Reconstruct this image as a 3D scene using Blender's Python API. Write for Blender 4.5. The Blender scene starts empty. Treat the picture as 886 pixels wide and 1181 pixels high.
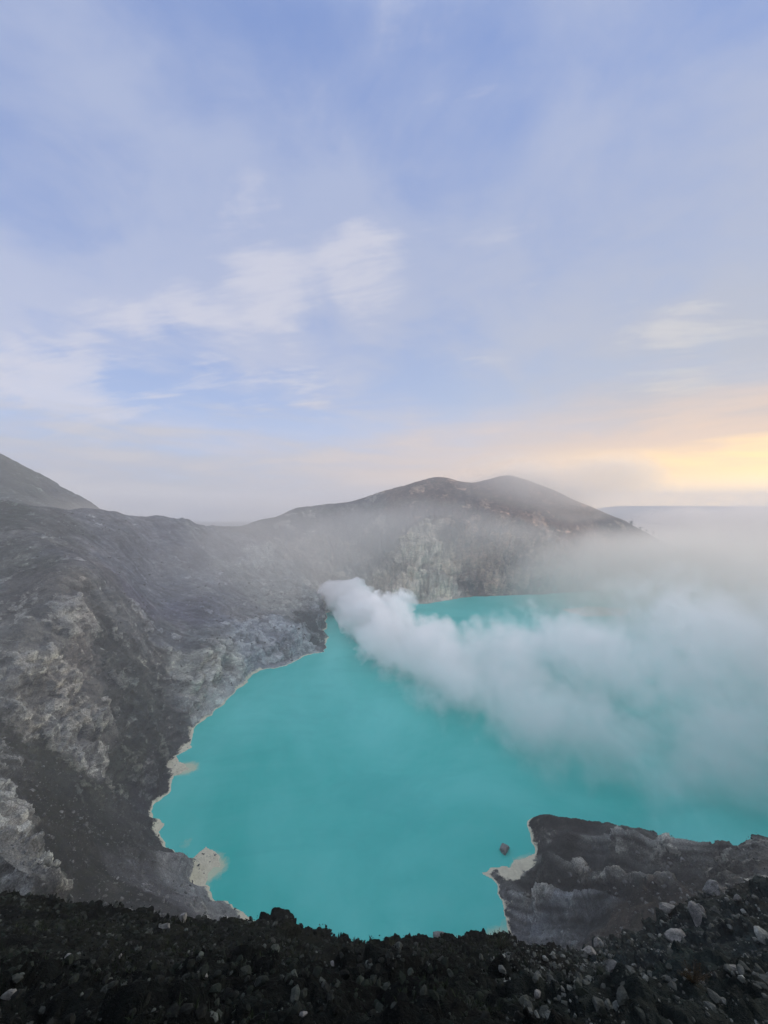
import bpy, bmesh, math, random
import numpy as np
from mathutils import Vector

R = math.radians
scene = bpy.context.scene
col = scene.collection

# ------------------------------------------------------------------ camera
CAM_Z = 200.0                     # height of the rim above the lake, metres
F = 440.0                         # focal length in pixels of an 886 px wide picture
cam_d = bpy.data.cameras.new('camera')
cam_d.sensor_fit = 'VERTICAL'
cam_d.sensor_height = 36.0
cam_d.lens = 36.0 * F / 1181.0
cam_d.shift_y = -6.5 / 1181.0
cam_d.clip_start = 0.1
cam_d.clip_end = 60000
cam = bpy.data.objects.new('camera', cam_d)
cam.location = (0, 0, CAM_Z)
cam.rotation_euler = (R(90), 0, 0)
col.objects.link(cam)
scene.camera = cam

# ------------------------------------------------------------------ sky, sun, exposure
SUN_AZ = R(58)                    # to the right of the view direction (+Y)
SUN_EL = R(9)
sun_dir = Vector((math.sin(SUN_AZ) * math.cos(SUN_EL), math.cos(SUN_AZ) * math.cos(SUN_EL), math.sin(SUN_EL)))
EXPOSURE = 1.0
SKY_STRENGTH = 0.15
scene.view_settings.view_transform = 'Standard'
scene.view_settings.look = 'None'
scene.view_settings.gamma = 1
scene.view_settings.use_curve_mapping = False
scene.view_settings.exposure = EXPOSURE


class NT:
    """small helper to write node trees"""
    def __init__(self, tree):
        self.t = tree
        self.n = tree.nodes
        self.l = tree.links

    def put(self, sock, v):
        if v is None:
            return
        if hasattr(v, 'is_output'):
            self.l.new(v, sock)
        else:
            if isinstance(v, (tuple, list)) and len(v) == 3 and sock.type == 'RGBA':
                v = (*v, 1)
            sock.default_value = v

    def math(self, op, a, b=None, c=None, clamp=False):
        n = self.n.new('ShaderNodeMath'); n.operation = op; n.use_clamp = clamp
        self.put(n.inputs[0], a); self.put(n.inputs[1], b); self.put(n.inputs[2], c)
        return n.outputs[0]

    def vmath(self, op, a, b=None, c=None, out=0):
        n = self.n.new('ShaderNodeVectorMath'); n.operation = op
        self.put(n.inputs[0], a)
        if b is not None:
            if op == 'SCALE':
                self.put(n.inputs[3], b)
            else:
                self.put(n.inputs[1], b)
        if c is not None:
            self.put(n.inputs[2], c)
        return n.outputs[out]

    def maprange(self, v, a, b, c=0.0, d=1.0, smooth=False):
        n = self.n.new('ShaderNodeMapRange')
        n.interpolation_type = 'SMOOTHSTEP' if smooth else 'LINEAR'
        self.put(n.inputs[0], v)
        for i, x in enumerate((a, b, c, d)):
            self.put(n.inputs[i + 1], x)
        return n.outputs[0]

    def mix(self, fac, a, b, blend='MIX'):
        n = self.n.new('ShaderNodeMix'); n.data_type = 'RGBA'; n.blend_type = blend
        n.clamp_factor = True
        self.put(n.inputs[0], fac); self.put(n.inputs[6], a); self.put(n.inputs[7], b)
        return n.outputs[2]

    def noise(self, vec, scale, detail=4, rough=0.55, dist=0.0, lac=2.0, typ='FBM', out=0):
        n = self.n.new('ShaderNodeTexNoise')
        n.noise_type = typ
        if hasattr(n, 'normalize'):
            n.normalize = True
        self.put(n.inputs['Vector'], vec)
        self.put(n.inputs['Scale'], scale); self.put(n.inputs['Detail'], detail)
        self.put(n.inputs['Roughness'], rough); self.put(n.inputs['Distortion'], dist)
        self.put(n.inputs['Lacunarity'], lac)
        return n.outputs[out]

    def comb(self, x, y, z):
        n = self.n.new('ShaderNodeCombineXYZ')
        self.put(n.inputs[0], x); self.put(n.inputs[1], y); self.put(n.inputs[2], z)
        return n.outputs[0]

    def sep(self, v):
        n = self.n.new('ShaderNodeSeparateXYZ'); self.put(n.inputs[0], v)
        return n.outputs

    def ramp(self, fac, stops, interp='LINEAR'):
        n = self.n.new('ShaderNodeValToRGB'); n.color_ramp.interpolation = interp
        e = n.color_ramp.elements
        while len(e) < len(stops):
            e.new(0.5)
        for i, (p, c) in enumerate(stops):
            e[i].position = p
            e[i].color = (*c, 1) if len(c) == 3 else c
        self.put(n.inputs[0], fac)
        return n.outputs[0]


world = bpy.data.worlds.new('World')
scene.world = world
world.use_nodes = True
w = NT(world.node_tree)
world.node_tree.nodes.clear()
sky = w.n.new('ShaderNodeTexSky')
sky.sky_type = 'NISHITA'
sky.sun_disc = False
sky.sun_elevation = SUN_EL
sky.sun_rotation = SUN_AZ
sky.altitude = 2300
sky.air_density = 1.0
sky.dust_density = 1.5
sky.ozone_density = 2.0
tc = w.n.new('ShaderNodeTexCoord')
D = w.vmath('NORMALIZE', tc.outputs['Generated'])
dx, dy, dz = w.sep(D)
dzc = w.math('MAXIMUM', dz, 0.0)
inv = w.math('DIVIDE', 1.0, w.math('ADD', dzc, 0.12))
px_ = w.math('MULTIPLY', dx, inv)
py_ = w.math('MULTIPLY', dy, inv)
def toward(px, py, deg, power=1.0):
    """1 at a bearing, falling to 0 the given number of degrees away"""
    v = Vector(((px - 443) / F, 1.0, -(py - 584) / F)).normalized()
    c = w.vmath('DOT_PRODUCT', D, tuple(v), out=1)
    return w.maprange(c, math.cos(R(deg)), 1.0, 0.0, power, True)
def add_all(*xs):
    a = xs[0]
    for x in xs[1:]:
        a = w.math('ADD', a, x)
    return a
# high torn cloud, drawn out toward the lower left
P1 = w.comb(w.math('MULTIPLY_ADD', px_, 0.85, w.math('MULTIPLY', py_, -0.28)), py_, 3.7)
soft = w.noise(P1, 0.9, 6, 0.55, 0.45)
P2 = w.comb(w.math('MULTIPLY_ADD', px_, 0.60, w.math('MULTIPLY', py_, -0.35)), w.math('MULTIPLY_ADD', py_, 1.5, w.math('MULTIPLY', px_, 0.45)), 9.1)
streak = w.noise(P2, 1.25, 9, 0.63, 0.6)
fibre = w.noise(w.comb(w.math('MULTIPLY', px_, 0.8), w.math('MULTIPLY_ADD', py_, 4.2, px_), 2.0), 2.6, 6, 0.62, 0.8)
low = w.maprange(dzc, 0.06, 0.62, 1, 0, True)
puff = w.noise(w.comb(px_, py_, 5.5), 2.3, 7, 0.60, 0.5)
soft = w.math('MULTIPLY_ADD', w.math('SUBTRACT', puff, 0.5), 0.60, soft)
body = add_all(0.05, toward(150, 330, 24, .12), toward(360, 370, 17, .12), toward(200, 230, 22, .04), toward(700, 340, 24, .12), toward(60, 100, 16, .04), toward(600, 130, 20, .05),
               toward(510, 90, 13, -.14), toward(50, 190, 10, -.16), toward(200, 410, 9, -.10), toward(520, 470, 12, -.06), toward(100, 430, 10, -.06))
m_soft = w.maprange(w.math('ADD', soft, body), 0.41, 0.78, 0, 1, True)
sb = add_all(toward(130, 388, 6, .15), toward(215, 374, 7, .17), toward(310, 350, 8, .20), toward(420, 318, 8, .18), toward(190, 452, 6, .15), toward(270, 436, 7, .18), toward(360, 425, 7, .15),
             toward(30, 470, 10, .17), toward(100, 468, 8, .12), toward(330, 460, 7, .10), toward(740, 420, 10, .13), toward(840, 390, 9, .12), toward(60, 420, 8, .07), -0.13)
m_str = w.maprange(w.math('ADD', w.math('MULTIPLY_ADD', w.math('SUBTRACT', fibre, 0.5), 0.28, w.math('MULTIPLY_ADD', w.math('SUBTRACT', puff, 0.5), 0.45, streak)), sb), 0.50, 0.72, 0, 1, True)
suncos = w.vmath('DOT_PRODUCT', D, tuple(sun_dir), out=1)
sunp = w.math('MAXIMUM', suncos, 0.0)
SC = 1.0 / (2 ** EXPOSURE)
def rad(c):
    return tuple(x * SC for x in c)
skyb = w.n.new('ShaderNodeBackground')
nish = w.mix(1.0, sky.outputs[0], (SKY_STRENGTH,) * 3, 'MULTIPLY')
base = w.mix(0.80, nish, w.mix(low, rad((0.235, 0.345, 0.69)), rad((0.44, 0.54, 0.82))))
c_soft = w.mix(low, rad((0.42, 0.49, 0.70)), rad((0.60, 0.63, 0.78)))
c1 = w.mix(w.math('MULTIPLY', m_soft, 0.92), base, c_soft)
c2 = w.mix(w.math('MULTIPLY', m_str, 0.60), c1, rad((0.72, 0.71, 0.79)))
# grey veil toward the sunrise side
veil = w.math('MULTIPLY', w.math('POWER', sunp, 2.0), w.maprange(dz, 0.80, 0.15, 0, 0.9, True))
c2 = w.mix(veil, c2, w.mix(m_str, rad((0.50, 0.52, 0.57)), rad((0.66, 0.64, 0.61))))
# thick murk low over the horizon, warm where the sun stands behind it
murkn = w.noise(w.comb(w.math('MULTIPLY', dx, 2.2), w.math('MULTIPLY', dy, 2.2), w.math('MULTIPLY', dz, 15.0)), 1.5, 7, 0.58, 0.4)
murk = w.maprange(w.math('ADD', dz, w.math('MULTIPLY', w.math('SUBTRACT', murkn, .5), -0.45)), 0.04, 0.24, 0.95, 0.0, True)
murk_c = w.mix(w.maprange(murkn, 0.40, 0.62), rad((0.40, 0.43, 0.54)), rad((0.58, 0.57, 0.62)))
c3 = w.mix(murk, c2, murk_c)
warm = w.math('MULTIPLY', w.math('POWER', sunp, 1.7), w.maprange(w.math('MULTIPLY_ADD', w.math('SUBTRACT', murkn, .5), -0.2, dz), 0.02, 0.30, 1.25, 0.0, True))
c4 = w.mix(w.math('MULTIPLY', warm, 1.0), c3, rad((1.02, 0.73, 0.52)))
band = w.math('MULTIPLY', w.math('POWER', sunp, 9.0), w.maprange(w.math('MULTIPLY_ADD', w.math('SUBTRACT', murkn, .5), 0.16, dz), 0.07, 0.16, 1.3, 0.0, True))
c5 = w.mix(band, c4, w.mix(w.maprange(dz, 0.07, 0.0), rad((1.95, 1.25, 0.42)), rad((3.4, 2.3, 0.9))))
# unseen sky overhead and behind the view point, brightened as added fill light
up = w.maprange(dz, 0.78, 0.95, 0, 1, True)
back = w.maprange(dy, -0.05, -0.6, 0, 1, True)
lift = w.math('MULTIPLY', w.math('MAXIMUM', up, back), w.maprange(dz, 0.0, 0.2))
c5 = w.mix(lift, c5, rad((1.25, 1.28, 1.40)))
w.put(skyb.inputs[0], c5)
skyb.inputs[1].default_value = 1.0
wo = w.n.new('ShaderNodeOutputWorld')
w.l.new(skyb.outputs[0], wo.inputs[0])
world.cycles.sampling_method = 'MANUAL'
world.cycles.sample_map_resolution = 512

sd = bpy.data.lights.new('sun', 'SUN')
sd.energy = 2.4
sd.angle = R(14)
sd.color = (1.0, 0.88, 0.74)
so = bpy.data.objects.new('sun', sd)
so.rotation_euler = (-sun_dir).to_track_quat('-Z', 'Y').to_euler()
so.location = (300, 300, 600)
col.objects.link(so)

cy = scene.cycles
cy.max_bounces = 9
cy.diffuse_bounces = 2
cy.glossy_bounces = 2
cy.transmission_bounces = 2
cy.volume_bounces = 7
cy.transparent_max_bounces = 8
cy.volume_max_steps = 256
cy.use_denoising = True
cy.use_adaptive_sampling = True
cy.adaptive_threshold = 0.02
cy.caustics_reflective = False
cy.caustics_refractive = False
cy.sample_clamp_indirect = 4

rng = np.random.default_rng(11)
random.seed(5)


# ------------------------------------------------------------------ numeric noise
_perm = rng.permutation(256).astype(np.int32)
_perm = np.concatenate([_perm, _perm])
_g = rng.normal(size=(256, 3)); _g /= np.linalg.norm(_g, axis=1)[:, None]
_g = _g.astype(np.float32)

def perlin(p):
    p = p.astype(np.float32)
    i = np.floor(p).astype(np.int32)
    f = p - i
    i &= 255
    u = f * f * f * (f * (f * 6 - 15) + 10)
    res = None
    vals = []
    for ox in (0, 1):
        for oy in (0, 1):
            for oz in (0, 1):
                h = _perm[_perm[_perm[(i[:, 0] + ox) & 255] + ((i[:, 1] + oy) & 255)] + ((i[:, 2] + oz) & 255)]
                g = _g[h]
                vals.append(g[:, 0] * (f[:, 0] - ox) + g[:, 1] * (f[:, 1] - oy) + g[:, 2] * (f[:, 2] - oz))
    x0 = [vals[k] + u[:, 2] * (vals[k + 1] - vals[k]) for k in (0, 2, 4, 6)]
    y0 = x0[0] + u[:, 1] * (x0[1] - x0[0])
    y1 = x0[2] + u[:, 1] * (x0[3] - x0[2])
    return (y0 + u[:, 0] * (y1 - y0)) * 1.5

def smooth(x, a, b):
    t = np.clip((x - a) / (b - a), 0, 1)
    return t * t * (3 - 2 * t)


# ------------------------------------------------------------------ measured terrain points
# a survey point: bearing (px), drop angle (py) and distance Y ahead of the view point
S0 = 8.0
def to_dom(X, Y):
    return X / (Y + S0), np.log(Y + S0)

ctrl = []                          # X, Y, Z
def add(px, Y, py=None, z=None):
    X = (px - 443) / F * Y
    if z is None:
        z = CAM_Z - (py - 584) / F * Y
    ctrl.append((X, Y, z))

crest = {-700: 1000, -450: 1015, -250: 1030, -100: 1032, 0: 1035, 60: 1040, 100: 1046, 140: 1052, 180: 1056, 220: 1061, 245: 1062, 270: 1064, 290: 1067, 310: 1060,
         325: 1060, 345: 1067, 365: 1080, 385: 1086, 405: 1087, 420: 1082, 440: 1084, 460: 1088, 480: 1093, 500: 1091, 520: 1087, 550: 1087,
         575: 1086, 600: 1092}
for px, c in crest.items():
    c += 9 if px < 260 else 3
    for Y, py in ((12, 1150), (18, (1150 + c) / 2 + 4), (24, c + 8), (30, c), (36, c + 12)):
        add(px, Y, py)
for u in (-2.4, -1.6, -1, -.5, 0, .5, 1, 1.6, 2.4):
    for Y, z in ((-6, 199.6), (0, 198.0), (4, 194.5), (8, 190.4)):
        X = u * (Y + S0)
        ctrl.append((X, Y, z))
hidden = [(45, 25), (60, 45)]
cols = {
    -700: [(50, 990), (110, 900), (200, 760), (350, 640), (500, 570), (900, 560), (1500, 600)],
    -450: [(50, 1010), (110, 930), (160, 840), (260, 740), (400, 640), (560, 570), (900, 540), (1500, 590)],
    -250: [(50, 1040), (95, 1035), (130, 960), (150, 860), (200, 800), (300, 700), (450, 600), (560, 572), (760, 550), (900, 520), (1400, 560)],
    -100: [(50, 1050), (95, 1045), (115, 1010), (140, 865), (200, 830), (250, 765), (320, 700), (450, 610), (560, 575), (640, 580), (760, 555), (900, 515), (1400, 560)],
    0: [(45, 1055), (95, 1050), (115, 1030), (125, 960), (132, 900), (145, 862), (165, 860), (195, 850), (215, 800), (250, 765), (300, 720), (380, 660), (470, 610), (560, 578), (640, 584), (760, 560), (900, 523), (1400, 565)],
    60: [(45, 1062), (90, 1075), (112, 1045), (120, 990), (128, 940), (150, 945), (165, 920), (190, 880), (210, 855), (225, 800), (240, 760), (270, 720), (330, 670), (420, 630), (520, 600), (620, 585), (720, 592), (850, 570), (950, 555), (1400, 590)],
    71: [(95, 1085), (112, 1070), (124, 1042), (134, 1010), (150, 985)],
    80: [(45, 1066), (90, 1085), (118, 1062), (150, 985), (170, 940)],
    100: [(45, 1072), (80, 1090), (120, 1060), (145, 1010), (170, 960), (200, 910), (220, 860), (232, 800), (250, 745), (275, 700), (310, 665), (380, 650), (480, 635), (600, 605), (700, 587), (780, 592), (900, 582), (980, 577), (1400, 610)],
    140: [(45, 1080), (90, 1090), (130, 1055), (160, 1010), (190, 960), (220, 920), (245, 870), (260, 820), (272, 760), (284, 718), (310, 716), (380, 690), (470, 665), (600, 625), (720, 592), (800, 596), (1100, 610)],
    180: [(45, 1085), (90, 1100), (140, 1055), (165, 1010), (190, 975), (220, 957), (250, 930), (280, 890), (310, 850), (335, 810), (370, 770), (420, 735), (500, 700), (600, 670), (700, 625), (800, 596), (1000, 625)],
    220: [(45, 1090), (90, 1120), (140, 1075), (170, 1035), (190, 1010), (205, 992), (345, 830), (370, 795), (400, 765), (450, 735), (520, 705), (620, 670), (720, 632), (830, 602), (950, 610)],
    245: [(45, 1092), (90, 1130), (150, 1070), (180, 1045), (365, 825), (380, 790), (400, 768), (430, 745), (500, 715), (560, 690), (650, 665), (780, 635), (900, 612), (1000, 606), (1200, 635)],
    270: [(400, 800), (415, 775), (440, 752), (480, 730), (560, 702)],
    300: [(45, 1095), (90, 1150), (150, 1100), (470, 768), (490, 745), (520, 725), (600, 700), (700, 670), (850, 640), (1000, 612), (1120, 599), (1300, 630)],
    340: [(500, 760), (510, 740), (540, 720), (600, 705), (700, 680), (850, 650), (1000, 620), (1120, 597), (1200, 586), (1400, 610)],
    365: [(540, 748), (560, 735), (600, 715), (680, 695), (760, 680)],
    380: [(45, 1112), (90, 1170), (150, 1125), (770, 695), (800, 680), (900, 650), (1000, 625), (1120, 600), (1220, 581), (1400, 600)],
    430: [(45, 1115), (90, 1170), (150, 1128), (830, 688), (870, 670), (920, 655), (1000, 640), (1100, 605), (1200, 580), (1280, 570), (1450, 590)],
    450: [(1280, 564)],
    470: [(825, 675), (845, 655), (870, 635), (900, 622), (1000, 612), (1100, 590), (1200, 565), (1280, 559), (1450, 580)],
    490: [(45, 1118), (90, 1170), (150, 1128), (830, 670), (850, 640), (870, 612), (885, 598), (1000, 598), (1100, 580), (1200, 560), (1290, 553), (1450, 575)],
    510: [(815, 688), (835, 672), (860, 645), (880, 615), (900, 600), (1000, 596), (1100, 575), (1200, 555), (1280, 550), (1450, 570)],
    530: [(850, 680), (880, 655), (910, 630), (940, 610), (1000, 598), (1100, 578), (1200, 560), (1280, 555), (1450, 575)],
    560: [(45, 1118), (90, 1165), (150, 1125), (1220, 553), (1250, 555)],
    585: [(870, 680), (900, 655), (940, 625), (980, 605), (1050, 590), (1150, 565), (1220, 548), (1400, 570)],
    610: [(1210, 555), (1400, 580)],
    640: [(880, 676), (930, 655), (1000, 625), (1080, 600), (1160, 578), (1200, 567), (1400, 590)],
    680: [(950, 665), (1020, 640), (1100, 610), (1160, 590), (1190, 584), (1400, 610)],
    720: [(960, 665), (1040, 640), (1110, 615), (1150, 602), (1400, 630)],
    760: [(990, 660), (1070, 640), (1130, 625), (1160, 622), (1400, 650)],
    830: [(1060, 660), (1150, 648), (1250, 645), (1500, 640)],
    900: [(1100, 655), (1300, 645), (1700, 620)],
    1105: [(700, 690), (1000, 655), (1500, 625)],
    1500: [(300, 900), (600, 700), (1000, 640), (1500, 610)],
}
for px, L in cols.items():
    for Y, py in L:
        add(px, Y, py)
# right-hand slope and the spur that runs out into the lake
right = {
    852: [(140, 1000), (150, 990), (160, 981), (168, 984), (185, 1010)],
    605: [(12, 1165), (24, 1120), (40, 1122), (90, 1125), (140, 1118), (165, 1100), (178, 1075), (190, 1050), (205, 1012), (222, 990)],
    630: [(12, 1165), (24, 1115), (40, 1112), (70, 1112), (130, 1110), (160, 1092), (172, 1070), (182, 1045), (195, 1010), (210, 990), (222, 972), (236, 939)],
    669: [(12, 1165), (24, 1128), (40, 1108), (60, 1094), (90, 1105), (130, 1100), (150, 1085), (165, 1056), (180, 1032), (195, 1010), (210, 982), (224, 947)],
    705: [(12, 1165), (24, 1130), (40, 1100), (60, 1080), (90, 1090), (120, 1080), (140, 1064), (158, 1042), (175, 1022), (190, 998), (203, 974), (214, 953)],
    743: [(12, 1160), (24, 1125), (40, 1090), (58, 1062), (85, 1070), (110, 1066), (135, 1048), (155, 1036), (170, 1021), (184, 994), (197, 962)],
    790: [(12, 1160), (24, 1115), (40, 1070), (56, 1035), (80, 1050), (110, 1050), (135, 1040), (150, 1032), (164, 1010), (182, 973), (200, 1000)],
    821: [(12, 1160), (24, 1110), (38, 1055), (52, 1017), (75, 1035), (110, 1040), (140, 1028), (160, 1000), (172, 980), (190, 1015)],
    886: [(12, 1155), (24, 1090), (36, 1035), (48, 1000), (70, 1020), (110, 1025), (140, 990), (150, 985), (175, 1020)],
    1000: [(12, 1150), (24, 1080), (36, 1010), (50, 970), (90, 1000), (130, 975), (160, 1010)],
    1120: [(12, 1120), (30, 900), (50, 700), (90, 620), (150, 760), (230, 900)],
    1260: [(8, 900), (15, 700), (30, 560), (60, 440), (110, 440), (160, 560), (240, 800)],  # out of view from here on: rim hill raised to shade the foreground
    1400: [(8, 760), (15, 600), (30, 440), (60, 400), (110, 430), (160, 500), (260, 700)],
}
for px, L in right.items():
    for Y, py in L:
        add(px, Y, py)
for u in np.linspace(-2.2, 2.2, 12):
    for Y in (2400, 3400, 5000):
        zz = -100 + 300 * smooth(u, 0.25, 0.5) * smooth(Y, 2000, 4800) + 40 * (Y < 3000)
        if u > 0.4 and Y > 4000:
            zz = 200  # added far plateau, stands in for a distant cloud bank
        ctrl.append((u * Y, Y, zz))

ctrl = np.array(ctrl, dtype=np.float64)
cu, cv = to_dom(ctrl[:, 0], ctrl[:, 1])
cq = (ctrl[:, 2] - CAM_Z) / (ctrl[:, 1] + S0)
# multiquadric interpolation in (bearing, log distance)
def rbf_fit(cu, cv, q, c=0.022, lam=1.5e-3):
    n = len(cu)
    r = np.sqrt((cu[:, None] - cu[None]) ** 2 + (cv[:, None] - cv[None]) ** 2 + c * c)
    A = np.zeros((n + 3, n + 3))
    A[:n, :n] = -r + np.eye(n) * lam
    Pm = np.stack([np.ones(n), cu, cv], 1)
    A[:n, n:] = Pm; A[n:, :n] = Pm.T
    b = np.zeros(n + 3); b[:n] = q
    return np.linalg.solve(A, b)
wts = rbf_fit(cu, cv, cq)
def rbf_eval(U, V, c=0.022):
    out = wts[-3] + wts[-2] * U + wts[-1] * V
    for k in range(len(cu)):
        out -= wts[k] * np.sqrt((U - cu[k]) ** 2 + (V - cv[k]) ** 2 + c * c)
    return out

# lake shore line (bearing, drop angle of each corner of the waterline)
shore_px = [(505, 1097), (480, 1094), (430, 1096), (380, 1092), (330, 1080), (295, 1062), (270, 1048), (250, 1040), (237, 1020), (240, 1008), (254, 1000),
            (252, 985), (238, 976), (222, 990), (205, 990), (190, 975), (183, 960), (190, 952), (176, 938), (180, 925), (195, 915), (200, 895),
            (226, 887), (206, 879), (203, 872), (222, 862), (222, 848), (245, 825), (270, 800), (285, 785), (300, 773), (330, 768), (350, 757), (375, 752),
            (380, 735), (376, 715), (380, 700), (400, 695), (440, 694), (470, 696), (500, 695), (520, 692), (545, 688), (600, 686), (640, 684),
            (700, 680), (760, 676), (820, 673), (900, 673), (990, 690), (1050, 740), (1080, 850), (1000, 1000), (886, 1020), (800, 995), (770, 983), (735, 968), (700, 962),
            (665, 953), (635, 944), (618, 942), (608, 952), (612, 965), (618, 980), (605, 990), (588, 1001), (570, 1000), (554, 1007), (574, 1022), (580, 1040), (584, 1062),
            (587, 1092), (560, 1095), (530, 1096)]
shore = np.array([((x - 443) / F * (CAM_Z * F / (y - 584)), CAM_Z * F / (y - 584)) for x, y in shore_px])
# add natural wobble between the measured corners
def roughen(poly, it=3, amp=0.09):
    r_ = np.random.default_rng(3)
    for _ in range(it):
        nxt = np.roll(poly, -1, 0)
        mid = (poly + nxt) / 2
        e = nxt - poly
        L = np.linalg.norm(e, axis=1)
        nrm = np.stack([-e[:, 1], e[:, 0]], 1) / np.maximum(L, 1e-6)[:, None]
        mid += nrm * (r_.normal(size=len(L)) * np.minimum(L, 60) * amp)[:, None]
        poly = np.stack([poly, mid], 1).reshape(-1, 2)
    return poly
shore_r = roughen(shore)

def sdf(poly, X, Y):
    sh = X.shape
    x = X.ravel(); y = Y.ravel()
    d2 = np.full(x.shape, 1e18)
    inside = np.zeros(x.shape, bool)
    n = len(poly)
    for i in range(n):
        ax, ay = poly[i]; bx, by = poly[(i + 1) % n]
        ex, ey = bx - ax, by - ay
        t = np.clip(((x - ax) * ex + (y - ay) * ey) / (ex * ex + ey * ey + 1e-9), 0, 1)
        d2 = np.minimum(d2, (x - ax - t * ex) ** 2 + (y - ay - t * ey) ** 2)
        if ay != by:
            c = ((ay > y) != (by > y)) & (x < (bx - ax) * (y - ay) / (by - ay) + ax)
            inside ^= c
    d = np.sqrt(d2)
    return np.where(inside, -d, d).reshape(sh)

# ------------------------------------------------------------------ terrain grid
um = np.linspace(-1.12, 1.12, 1150)
ul = -1.12 - (np.linspace(0, 1, 60)[1:] ** 1.3) * 1.1
u_ax = np.concatenate([ul[::-1], um, -ul])
v_ax = np.concatenate([np.log(np.linspace(2.0, 12, 40))[:-1], np.linspace(np.log(12.0), np.log(1500.0), 1180), np.log(np.linspace(1500, 5000, 60))[1:]])
NU, NV = len(u_ax), len(v_ax)
# coarse evaluation, then bilinear
cuA = np.linspace(u_ax[0], u_ax[-1], 520)
cvA = np.linspace(v_ax[0], v_ax[-1], 640)
CU, CV = np.meshgrid(cuA, cvA)
CQ = rbf_eval(CU, CV)
def bilin(G, U, V):
    fu = np.clip((U - cuA[0]) / (cuA[1] - cuA[0]), 0, len(cuA) - 1.001)
    fv = np.clip((V - cvA[0]) / (cvA[1] - cvA[0]), 0, len(cvA) - 1.001)
    iu = fu.astype(int); iv = fv.astype(int); fu -= iu; fv -= iv
    return (G[iv, iu] * (1 - fu) * (1 - fv) + G[iv, iu + 1] * fu * (1 - fv) + G[iv + 1, iu] * (1 - fu) * fv + G[iv + 1, iu + 1] * fu * fv)
U, V = np.meshgrid(u_ax, v_ax)
Yg = np.exp(V) - S0
Xg = U * (Yg + S0)
Z0 = CAM_Z + bilin(CQ, U, V) * (Yg + S0)
# fine signed distance only near the lake
dsh = np.full(Xg.shape, 400.0)
near = (Yg > 120) & (Yg < 1250) & (np.abs(Xg) < 1100)
coarse = bilin(sdf(shore, CU * np.exp(CV), np.exp(CV) - S0), U, V)
fine = near & (np.abs(coarse) < 14)
dsh = coarse.copy()
dsh[fine] = sdf(shore_r, Xg[fine], Yg[fine])

beaches = [(-97, 211, 7), (-104, 220, 6), (-98, 203, 5), (-136, 238, 6), (-160, 297, 8), (-154, 290, 6), (-158, 316, 9), (78, 215, 6), (69, 210, 6), (82, 221, 5), (-66, 187, 5), (-130, 445, 8)]
bm_ = np.zeros(Xg.shape)
for bx, by, br in beaches:
    bm_ = np.maximum(bm_, np.exp(-((Xg - bx) ** 2 + (Yg - by) ** 2) / (br * br)))
slope_max = 1.1 - 1.02 * np.clip(bm_ * 1.3, 0, 1)
d = dsh
land = np.maximum(np.minimum(np.maximum(Z0, 0), np.where(d > 0, d * slope_max + np.maximum(d - 9, 0) * 1.2 * (1 - slope_max / 1.1), 0)), d * 0.06)
bed = -np.minimum(14, np.abs(d) * 0.45) - 0.05
far_m = smooth(d, 60, 140)
Zs = np.where(d > 0, land * (1 - far_m) + Z0 * far_m, bed)

# slab ridges of the spur
def seg_d(X, Y, a, b):
    ex, ey = b[0] - a[0], b[1] - a[1]
    t_ = np.clip(((X - a[0]) * ex + (Y - a[1]) * ey) / (ex * ex + ey * ey), 0, 1)
    dx_, dy_ = X - a[0] - t_ * ex, Y - a[1] - t_ * ey
    return np.hypot(dx_, dy_), np.sign(dx_ * ey - dy_ * ex)
def at(px, Y):
    return ((px - 443) / F * Y, Y)
beds = np.zeros(Xg.shape); crest_light = np.zeros(Xg.shape); groove_shade = np.zeros(Xg.shape)
for line, h_, wn, wf in (([at(642, 198), at(668, 188), at(705, 173), at(745, 160), at(775, 148)], 9.5, 13, 3.0),
                         ([at(590, 196), at(630, 184), at(668, 170), at(700, 158)], 8.0, 10, 3.0),
                         ([at(625, 226), at(670, 214), at(720, 200), at(775, 181), at(830, 168), at(886, 150)], 4.5, 12, 5)):
    best = np.full(Xg.shape, 1e9); side = np.zeros(Xg.shape)
    mm = (Yg > 120) & (Yg < 260) & (Xg > 20) & (Xg < 260)
    for a_, b_ in zip(line[:-1], line[1:]):
        dd_, sg = seg_d(Xg[mm], Yg[mm], a_, b_)
        cur = best[mm]; k_ = dd_ < cur
        cur[k_] = dd_[k_]; best[mm] = cur
        sd2 = side[mm]; sd2[k_] = sg[k_]; side[mm] = sd2
    wdt = np.where(side > 0, wn, wf)
    crest_light = np.maximum(crest_light, np.clip(1 - best / 5.0, 0, 1)); groove_shade = np.maximum(groove_shade, np.clip(1.6 - np.abs(best - 13) / 8.0, 0, 1) * (side < 0) * smooth(d, 4, 14) * (h_ > 5))
    beds = np.where(best < 30, np.clip(1.3 - best / 26, 0, 1) * perlin(np.stack([(best * side).ravel() * .55, Xg.ravel() * .035, Yg.ravel() * .035], 1)).reshape(Xg.shape), beds)
    Zs = Zs + h_ * np.clip(1 - best / wdt, 0, 1) ** 1.2 * smooth(d, 2, 12)

# base normals
def normals(X, Y, Z):
    P = np.stack([X, Y, Z], -1)
    du = np.gradient(P, axis=1); dv = np.gradient(P, axis=0)
    n = np.cross(du, dv)
    n /= np.linalg.norm(n, axis=-1)[..., None] + 1e-12
    n[n[..., 2] < 0] *= -1
    return n
N0 = normals(Xg, Yg, Zs)
steep = smooth(1 - N0[..., 2], 0.14, 0.42)

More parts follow.
